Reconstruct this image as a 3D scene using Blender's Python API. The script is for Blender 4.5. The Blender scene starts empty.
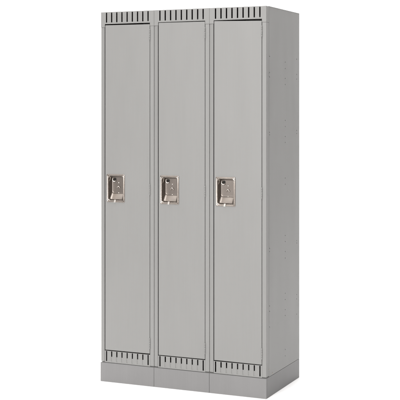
import bpy, bmesh, math
from mathutils import Vector
S = bpy.context.scene
COL = S.collection
R = math.radians

# ------------------------------------------------------------------ camera
cam = bpy.data.cameras.new('camera')
cam.sensor_width = 36.0
cam.lens = 1136.66 / 400 * 36.0
cam.shift_y = -89.294 / 400
cam.clip_end = 200
co = bpy.data.objects.new('camera', cam)
COL.objects.link(co)
co.location = (2.8506, -5.1813, 1.4010)
co.rotation_euler = (R(90), 0, 0.4160)
S.camera = co

# ------------------------------------------------------------------ world and lamps
w = bpy.data.worlds.new('World'); S.world = w
w.use_nodes = True
bg = w.node_tree.nodes['Background']
bg.inputs[0].default_value = (1.0, 0.88, 0.82, 1)
bg.inputs[1].default_value = 0.13

def area(name, loc, target, sx, sy, power, colr=(1, 1, 1)):
    l = bpy.data.lights.new(name, 'AREA'); l.shape = 'RECTANGLE'
    l.size = sx; l.size_y = sy; l.energy = power; l.color = colr
    o = bpy.data.objects.new(name, l); COL.objects.link(o)
    o.location = loc
    o.rotation_euler = (Vector(target) - Vector(loc)).to_track_quat('-Z', 'Y').to_euler()
    return o
area('softbox_front', (0.1, -8.0, 2.15), (0.45, 0, 0.95), 2.4, 2.6, 570, (1, 0.99, 0.975))
area('softbox_overhead', (-0.35, 0.5, 4.4), (-0.35, 0.5, 0), 6.5, 6.2, 360, (1, 1, 1))
S.view_settings.view_transform = 'Standard'
S.view_settings.look = 'None'
S.view_settings.gamma = 1
S.view_settings.exposure = 0.45

# ------------------------------------------------------------------ materials
def mat(name, base, rough=0.4, metal=0.0, bump=0.0, bscale=900, mottle=0.03, mscale=3.0, spec=0.5, wave=0.0, streak=0.0):
    m = bpy.data.materials.new(name); m.use_nodes = True
    nt = m.node_tree; N = nt.nodes; L = nt.links
    b = N['Principled BSDF']
    b.inputs['Roughness'].default_value = rough
    b.inputs['Metallic'].default_value = metal
    b.inputs['Specular IOR Level'].default_value = spec
    tc = N.new('ShaderNodeTexCoord')
    n1 = N.new('ShaderNodeTexNoise'); n1.inputs['Scale'].default_value = mscale
    n1.inputs['Detail'].default_value = 6
    mp = N.new('ShaderNodeMapping'); mp.inputs['Scale'].default_value = (2.2, 2.2, 0.8)
    L.new(tc.outputs['Object'], mp.inputs[0]); L.new(mp.outputs[0], n1.inputs['Vector'])
    mx = N.new('ShaderNodeMix'); mx.data_type = 'RGBA'
    lo = [c * (1 - mottle) for c in base]; hi = [c * (1 + mottle) for c in base]
    mx.inputs[6].default_value = (*lo, 1); mx.inputs[7].default_value = (*hi, 1)
    L.new(n1.outputs['Fac'], mx.inputs[0]); L.new(mx.outputs[2], b.inputs['Base Color'])
    if streak:
        # faint upright spray/grain streaks of the coating
        ms = N.new('ShaderNodeMapping'); ms.inputs['Scale'].default_value = (150, 150, 4)
        ns = N.new('ShaderNodeTexNoise'); ns.inputs['Scale'].default_value = 1.0; ns.inputs['Detail'].default_value = 3
        L.new(tc.outputs['Object'], ms.inputs[0]); L.new(ms.outputs[0], ns.inputs['Vector'])
        r2 = N.new('ShaderNodeMapRange'); r2.inputs[1].default_value = 0.3; r2.inputs[2].default_value = 0.7
        r2.inputs[3].default_value = 1 - streak; r2.inputs[4].default_value = 1 + streak
        L.new(ns.outputs['Fac'], r2.inputs[0])
        vm = N.new('ShaderNodeVectorMath'); vm.operation = 'SCALE'
        L.new(mx.outputs[2], vm.inputs[0]); L.new(r2.outputs[0], vm.inputs['Scale'])
        L.new(vm.outputs[0], b.inputs['Base Color'])
    mr = N.new('ShaderNodeMapRange'); mr.inputs[3].default_value = rough * 0.88; mr.inputs[4].default_value = rough * 1.15
    L.new(n1.outputs['Fac'], mr.inputs[0]); L.new(mr.outputs[0], b.inputs['Roughness'])
    if bump:
        n2 = N.new('ShaderNodeTexNoise'); n2.inputs['Scale'].default_value = bscale
        n2.inputs['Detail'].default_value = 2
        L.new(tc.outputs['Object'], n2.inputs['Vector'])
        bp = N.new('ShaderNodeBump'); bp.inputs['Strength'].default_value = bump
        bp.inputs['Distance'].default_value = 0.0006
        L.new(n2.outputs['Fac'], bp.inputs['Height'])
        last = bp
        if wave:
            n3 = N.new('ShaderNodeTexNoise'); n3.inputs['Scale'].default_value = 2.6
            n3.inputs['Detail'].default_value = 1
            L.new(mp.outputs[0], n3.inputs['Vector'])
            b2 = N.new('ShaderNodeBump'); b2.inputs['Strength'].default_value = 1
            b2.inputs['Distance'].default_value = wave
            L.new(n3.outputs['Fac'], b2.inputs['Height'])
            L.new(b2.outputs[0], bp.inputs['Normal'])
        L.new(last.outputs[0], b.inputs['Normal'])
    return m
PAINT = mat('grey_enamel', (0.191, 0.1900, 0.1855), 0.46, spec=0.4, bump=0.3, wave=0.004, mottle=0.04, streak=0.014)
PLINTH = mat('grey_enamel_base', (0.163, 0.161, 0.161), 0.5, spec=0.4, bump=0.3, wave=0.003, mottle=0.07, mscale=5, streak=0.020)
NICKEL = mat('brushed_nickel', (0.315, 0.280, 0.252), 0.25, 0.90, bump=0.03, bscale=500, mottle=0.06, mscale=25)
BRIGHT = mat('polished_steel', (0.68, 0.64, 0.60), 0.38, 1.0, mottle=0.05, mscale=30)
DULL = mat('dull_nickel', (0.128, 0.110, 0.098), 0.40, 0.55, bump=0.1, bscale=500, mottle=0.10, mscale=30)
HOLE_SHADE = mat('hole_shade_black', (0.012, 0.011, 0.010), 0.6, 0.0, spec=0.2)  # near-black colour standing in for the shade inside the latch hole
SWEEP = mat('white_backdrop_paper', (0.94, 0.94, 0.94), 0.9, mottle=0.003, spec=0.1)

# ------------------------------------------------------------------ helpers
def obj(name, bm, m, parent=None, bevel=0.0, seg=2, smooth=False):
    bmesh.ops.recalc_face_normals(bm, faces=bm.faces)
    me = bpy.data.meshes.new(name); bm.to_mesh(me); bm.free()
    me.materials.append(m)
    o = bpy.data.objects.new(name, me); COL.objects.link(o)
    if parent: o.parent = parent
    if bevel:
        md = o.modifiers.new('bevel', 'BEVEL'); md.width = bevel; md.segments = seg
        md.limit_method = 'ANGLE'; md.angle_limit = R(35)
    if smooth:
        for p in me.polygons: p.use_smooth = True
    return o

def box(bm, x0, x1, y0, y1, z0, z1):
    v = [bm.verts.new(c) for c in ((x0,y0,z0),(x1,y0,z0),(x1,y1,z0),(x0,y1,z0),(x0,y0,z1),(x1,y0,z1),(x1,y1,z1),(x0,y1,z1))]
    for f in ((3,2,1,0),(4,5,6,7),(0,1,5,4),(1,2,6,5),(2,3,7,6),(3,0,4,7)):
        bm.faces.new([v[i] for i in f])
    return v

def plate(bm, x0, x1, z0, z1, y0, y1, holes):
    """flat plate in the XZ plane, thickness y0..y1, with true rectangular openings"""
    xs = sorted({round(v, 6) for v in [x0, x1] + [h[0] for h in holes] + [h[1] for h in holes]})
    zs = sorted({round(v, 6) for v in [z0, z1] + [h[2] for h in holes] + [h[3] for h in holes]})
    def solid(i, j):
        if i < 0 or j < 0 or i >= len(xs) - 1 or j >= len(zs) - 1: return False
        cx = (xs[i] + xs[i+1]) / 2; cz = (zs[j] + zs[j+1]) / 2
        return not any(h[0] < cx < h[1] and h[2] < cz < h[3] for h in holes)
    V = {}
    def vt(i, j, k):
        if (i, j, k) not in V: V[(i, j, k)] = bm.verts.new((xs[i], (y0, y1)[k], zs[j]))
        return V[(i, j, k)]
    for i in range(len(xs) - 1):
        for j in range(len(zs) - 1):
            if not solid(i, j): continue
            bm.faces.new([vt(i,j,0), vt(i+1,j,0), vt(i+1,j+1,0), vt(i,j+1,0)])
            bm.faces.new([vt(i,j+1,1), vt(i+1,j+1,1), vt(i+1,j,1), vt(i,j,1)])
            for (di, dj, a, b) in ((-1,0,(i,j),(i,j+1)), (1,0,(i+1,j),(i+1,j+1)), (0,-1,(i,j),(i+1,j)), (0,1,(i,j+1),(i+1,j+1))):
                if not solid(i+di, j+dj):
                    bm.faces.new([vt(*a,0), vt(*a,1), vt(*b,1), vt(*b,0)])

def rr(x0, x1, z0, z1, r, n=6):
    pts = []
    for cx, cz, a0 in ((x1-r, z1-r, 0), (x0+r, z1-r, 90), (x0+r, z0+r, 180), (x1-r, z0+r, 270)):
        for k in range(n + 1):
            a = R(a0 + 90 * k / n)
            pts.append((cx + r * math.cos(a), cz + r * math.sin(a)))
    return pts

def loft(bm, loops, cap=True):
    prev = None
    for pts, y in loops:
        ys = y if isinstance(y, (list, tuple)) else [y] * len(pts)
        cur = [bm.verts.new((p[0], yy, p[1])) for p, yy in zip(pts, ys)]
        if prev:
            for i in range(len(cur)):
                j = (i + 1) % len(cur)
                bm.faces.new([prev[i], prev[j], cur[j], cur[i]])
        prev = cur
    if cap: bm.faces.new(prev)

def tube(bm, pts, r, n=10):
    rings = []
    P = [Vector(p) for p in pts]
    for i, p in enumerate(P):
        t = (P[min(i+1, len(P)-1)] - P[max(i-1, 0)]).normalized()
        u = t.cross(Vector((0.13, 1, 0.21))).normalized(); v = t.cross(u)
        rad = r[i] if isinstance(r, (list, tuple)) else r
        rings.append([bm.verts.new(p + (u * math.cos(2*math.pi*k/n) + v * math.sin(2*math.pi*k/n)) * rad) for k in range(n)])
    for a, b in zip(rings, rings[1:]):
        for k in range(n):
            bm.faces.new([a[k], a[(k+1) % n], b[(k+1) % n], b[k]])
    bm.faces.new(rings[0][::-1]); bm.faces.new(rings[-1])

def dome(bm, x, y, z, r, h, n=14, ax='y'):
    """low domed rivet / screw head, facing -y (or +x)"""
    prev = None
    for k in range(5):
        a = R(90 * k / 4)
        rad = r * math.cos(a); hh = h * math.sin(a)
        if k == 4:
            c = bm.verts.new((x, y - h, z) if ax == 'y' else (x + h, y, z))
            for i in range(n): bm.faces.new([prev[i], prev[(i+1) % n], c])
            break
        cur = []
        for i in range(n):
            t = 2 * math.pi * i / n
            d = rad * math.cos(t); e = rad * math.sin(t)
            cur.append(bm.verts.new((x + d, y - hh, z + e) if ax == 'y' else (x + hh, y + d, z + e)))
        if prev:
            for i in range(n): bm.faces.new([prev[i], prev[(i+1) % n], cur[(i+1) % n], cur[i]])
        prev = cur

# ------------------------------------------------------------------ the setting: one white sweep
bm = bmesh.new()
prof = [(-2.2, 0), (-1, 0), (2.4, 0)]
for k in range(1, 13):
    a = R(90 * k / 12); prof.append((2.4 + 1.6 * math.sin(a), 1.6 - 1.6 * math.cos(a)))
prof += [(4.0, 4.0), (4.0, 6.5)]
prev = None
for y, z in prof:
    cur = [bm.verts.new((x, y, z)) for x in (-9, 8)]
    if prev: bm.faces.new([prev[0], prev[1], cur[1], cur[0]])
    prev = cur
bd = obj('backdrop', bm, SWEEP, smooth=True)
bd['kind'] = 'structure'

# ------------------------------------------------------------------ the bank of lockers
H = 1.911; D = 0.494; BT = 0.0984; WT = 0.9144
MB = [0.0, 0.3065, 0.6125, WT]             # seams between the three units
root = bpy.data.objects.new('locker_bank', None); COL.objects.link(root)
root['label'] = 'grey steel bank of three tall single-door lockers on a low closed base'
root['category'] = 'lockers'

def part(o, label=None):
    if label: o['label'] = label
    return o

WF = 0.0365     # how far the corner posts wrap round the side
ZJ = 1.8315     # joint between header and posts
for k in range(3):
    a, b = MB[k], MB[k+1]
    w_ = b - a
    g = 0.0003
    xs = [a + 0.033 + i * (w_ - 0.067) / 8 for i in range(9)]
    # header with nine upright slots, its ends dropping over the posts
    bm = bmesh.new()
    holes = [(x - 0.0034, x + 0.0034, 1.8565, 1.9076) for x in xs]
    notch = (a + 0.0235, b - 0.0235, ZJ + 0.0006, 1.8485)
    plate(bm, a + g, b - g, ZJ + 0.0006, H, 0.0, 0.0016, holes + [notch])
    box(bm, a + g, b - g, 0.0016, 0.018, H - 0.0016, H)            # top return
    if k == 2: box(bm, WT - 0.0018, WT - g, 0.0016, WF, ZJ + 0.0006, H - 0.0018)
    if k == 0: box(bm, g, 0.0018, 0.0016, WF, ZJ + 0.0006, H - 0.0018)
    obj('header_panel', bm, PAINT, root, 0.0007, 2)
    # posts
    for s in (0, 1):
        bm = bmesh.new()
        if s == 0: x0, x1, tilt, y1 = a + g, a + 0.0217, 0.0024, (WF if k == 0 else 0.022)
        else: x0, x1, tilt, y1 = b - 0.0225, b - g, 0.0, (WF if k == 2 else 0.022)
        v = box(bm, x0, x1, 0.0, y1, BT + 0.0052, ZJ + 0.0002)
        for q in v:
            if q.co.y < 0.01 and q.co.x < (x0+x1)/2 and s == 0: q.co.y += abs(tilt)
        outer = (k == 0 and s == 0) or (k == 2 and s == 1)
        obj('post', bm, PAINT, root, 0.0016, 4)
    # slotted panel under the door
    bm = bmesh.new()
    hl = [(x - 0.0033, x + 0.0033, 0.1065, 0.1588) for x in xs]
    plate(bm, a + 0.0228, b - 0.0228, BT + 0.0030, 0.1605, 0.0010, 0.0020, hl)
    for i in range(9):
        if 0 < i < 8: box(bm, xs[i] - 0.009, xs[i] + 0.009, 0.0024, 0.0036, 0.1035, 0.1305)
    obj('vent_panel', bm, PAINT, root)
    # plinth front piece
    bm = bmesh.new()
    box(bm, a + (0.0005 if k else -0.0018), b - 0.0005 + (0.0005 if k == 2 else 0), -0.0012, 0.012, 0.0, BT - 0.0004)
    obj('base_front', bm, PLINTH, root, 0.0012, 2)
    # ---- door
    dx0, dx1 = a + 0.0256, b - 0.0244
    topz = ((1.8430, 1.8410), (1.8462, 1.8448), (1.8455, 1.8392))[k]
    botz = ((0.1645, 0.1655), (0.1640, 0.1645), (0.1650, 0.1640))[k]
    cx0, cx1, cz0, cz1 = a + 0.0350, a + 0.1400, 0.9290, 1.0740
    bm = bmesh.new()
    plate(bm, dx0, dx1, 0.165, 1.842, -0.0003, 0.016, [(cx0 + 0.006, cx1 - 0.006, cz0 + 0.006, cz1 - 0.006)])
    for v in bm.verts:
        t = (v.co.x - dx0) / (dx1 - dx0)
        if v.co.z > 1.8: v.co.z = topz[0] + t * (topz[1] - topz[0])
        if v.co.z < 0.2: v.co.z = botz[0] + t * (botz[1] - botz[0])
    door = obj('door', bm, PAINT, root, 0.0017, 3)
    # recessed handle cup
    bm = bmesh.new()
    def L(i, r, extra_bottom=0.0, extra_top=0.0): return rr(cx0 + i, cx1 - i, cz0 + i + extra_bottom, cz1 - i - extra_top, r)
    loft(bm, [(L(0, .006), -0.0005), (L(0, .006), -0.0018), (L(.0012, .0055), -0.0032), (L(.0040, .006), -0.0036),
              (L(.0052, .007), -0.0022), (L(.0062, .008), -0.0030), (L(.0080, .010), -0.0034), (L(.0096, .012), -0.0020), (L(.0104, .013), 0.0012),
              (L(.0112, .014, .0015), 0.0080), (L(.0118, .014, .0035), 0.0120), (L(.0128, .012, .0285, .001), 0.0290), (L(.0134, .011, .0300, .0013), 0.0310)], cap=False)
    cup = obj('handle_cup', bm, NICKEL, door, smooth=True)
    bm = bmesh.new()
    loft(bm, [(L(.0134, .011, .0300, .0013), 0.0312), (L(.0145, .010, .0312, .0018), 0.0324), (L(.0175, .008, .033, .002), 0.0332)])
    obj('back_plate', bm, DULL, door)
    # latch lever in the upper left corner of the cup
    bm = bmesh.new()
    lx, lz = cx0 + 0.030, cz1 - 0.028
    pts = [(lx + 0.0100 * math.cos(R(t)), 0.0285 - 0.004 * math.sin(R((t - 130) / 1.1)), lz + 0.0110 * math.sin(R(t))) for t in range(130, 331, 12)]
    tube(bm, pts, [0.0016 + 0.0014 * math.sin(math.pi * i / (len(pts) - 1)) for i in range(len(pts))], 10)
    obj('latch_lever', bm, BRIGHT, door, smooth=True)
    bm = bmesh.new(); dome(bm, lx + 0.001, 0.0334, lz, 0.0078, 0.0015, 20)  # no real opening: shallow black dome paints the hole's darkness
    obj('latch_hole', bm, HOLE_SHADE, door, smooth=True)
    # padlock staple with its two rivets
    sx = cx0 + 0.0530
    bm = bmesh.new()
    pts = [(sx + 0.0080 * math.cos(R(t)), 0.0325 - 0.007 * math.sin(R(t)), 0.9990 + 0.0110 * math.sin(R(t))) for t in range(0, 181, 12)]
    tube(bm, pts, 0.0022, 10)
    obj('padlock_staple', bm, BRIGHT, door, smooth=True)
    for zz, rad in ((1.0285, 0.0040), (0.9760, 0.0034)):
        bm = bmesh.new(); dome(bm, sx - 0.001, 0.0334, zz, rad, 0.0028)
        obj('rivet', bm, BRIGHT, door, smooth=True)
    # little pull tab over the lower rim
    bm = bmesh.new()
    tv = box(bm, cx0 + 0.0445, cx0 + 0.0555, -0.0105, -0.0025, cz0 + 0.0005, cz0 + 0.0135)
    for q in tv:
        if q.co.z > cz0 + 0.01 and q.co.y < -0.005: q.co.y = -0.0055
    obj('pull_tab', bm, BRIGHT, door, 0.0016, 3)
    # hinges
    for hz in (1.788, 1.0, 0.218):
        hx = b - 0.0237
        bm = bmesh.new()
        kn = [(-0.027, -0.0175, .0030, 0.0004), (-0.0170, -0.0065, .0032, 0.0), (-0.0060, 0.0060, .0027, 0.0008), (0.0065, 0.0170, .0032, 0.0), (0.0175, 0.027, .0030, 0.0004)]
        for z0, z1, rad, off in kn:
            tube(bm, [(hx + off, -0.0022, hz + z0), (hx + off, -0.0022, hz + z0 + .0006), (hx + off, -0.0022, hz + z1 - .0006), (hx + off, -0.0022, hz + z1)],
                 [rad * .75, rad, rad, rad * .75], 14)
        tube(bm, [(hx + .0003, -0.0022, hz - 0.0285), (hx + .0003, -0.0022, hz + 0.0285)], 0.0014, 10)
        obj('hinge', bm, PAINT, door, smooth=True)

# ------------------------------------------------------------------ side panels with drilled holes
def hole_list():
    out = []
    for z in (1.667, 1.588, 1.566, 1.295, 1.283, 0.727, 0.712, 0.445, 0.419, 0.342): out.append((0.046, z))
    for z in (1.648, 1.615, 1.565, 1.534, 1.352, 1.321, 1.270, 1.240, 1.059, 1.028, 0.767, 0.737, 0.686, 0.653, 0.474, 0.442, 0.391, 0.361, 0.189, 0.156):
        out.append((0.274, z))
    for z in (1.670, 1.591, 1.566, 1.298, 1.282, 0.723, 0.710, 0.441, 0.418, 0.339): out.append((0.453, z))
    return out
def drill(o, x, hs):
    cb = bmesh.new()
    for i, (y, z) in enumerate(hs):
        r = 0.0029
        tube(cb, [(x - 0.02, y, z), (x + 0.02, y, z)], r, 12)
    bmesh.ops.recalc_face_normals(cb, faces=cb.faces)
    cm = bpy.data.meshes.new('cutter'); cb.to_mesh(cm); cb.free()
    c = bpy.data.objects.new('cutter', cm); COL.objects.link(c)
    md = o.modifiers.new('drill', 'BOOLEAN'); md.operation = 'DIFFERENCE'; md.object = c; md.solver = 'EXACT'
    bpy.context.view_layer.update()
    dg = bpy.context.evaluated_depsgraph_get()
    me = bpy.data.meshes.new_from_object(o.evaluated_get(dg))
    o.modifiers.clear(); old = o.data; o.data = me; me.name = 'side_panel'
    bpy.data.objects.remove(c); bpy.data.meshes.remove(cm); bpy.data.meshes.remove(old)

for sgn in (0, 1):
    x0, x1 = (0.0004, 0.0016) if sgn == 0 else (WT - 0.0018, WT - 0.0006)
    bm = bmesh.new()
    box(bm, x0, x1, WF + 0.0013, D, BT + 0.0012, H - 0.0002)
    o = obj('side_panel', bm, PAINT, root)
    drill(o, x1 if sgn else x0, hole_list())
    if sgn:
        # rolled top edge, rear fold and the plate screws low on the panel
        bm = bmesh.new(); box(bm, WT - 0.012, WT + 0.0006, WF + 0.001, D + 0.001, H - 0.0001, H + 0.0013)
        obj('top_edge', bm, PAINT, root, 0.0005, 2)
        for y, z in ((0.038, 0.1350), (0.087, 0.1080)):
            bm = bmesh.new(); dome(bm, WT - 0.0006, y, z, 0.0036, 0.0018, 14, 'x')
            obj('screw', bm, NICKEL, root, smooth=True)
        bm = bmesh.new()
        pts = [(WT - 0.0004, 0.040 + 0.004 * math.cos(R(t)), 1.577 + 0.010 * math.sin(R(t))) for t in range(70, 291, 20)]
        tube(bm, pts, 0.0007, 8)
        obj('embossed_mark', bm, PAINT, root, smooth=True)
    bm = bmesh.new()
    if sgn: box(bm, WT - 0.014, WT - 0.0002, 0.0125, D - 0.001, 0.0, BT - 0.0004)
    else: box(bm, -0.0018, 0.012, 0.0125, D - 0.002, 0.0, BT - 0.0004)
    obj('base_side', bm, PLINTH, root, 0.0010, 2)

bm = bmesh.new(); box(bm, 0.002, WT - 0.002, 0.0022, D - 0.002, H - 0.0034, H - 0.0019); obj('top_panel', bm, PAINT, root)
bm = bmesh.new(); box(bm, 0.002, WT - 0.002, D - 0.0016, D, BT, H - 0.003); obj('back_panel', bm, PAINT, root)
bm = bmesh.new(); box(bm, 0.002, WT - 0.002, 0.0045, D - 0.002, BT + 0.0005, BT + 0.0021); obj('floor_panel', bm, PAINT, root)
bm = bmesh.new(); box(bm, 0.0125, WT - 0.0145, D - 0.016, D - 0.004, 0.0, BT - 0.0006); obj('base_back', bm, PLINTH, root)
for k in (1, 2):
    bm = bmesh.new(); box(bm, MB[k] - 0.0006, MB[k] + 0.0006, 0.023, D - 0.002, BT + 0.003, H - 0.003); obj('partition', bm, PAINT, root)
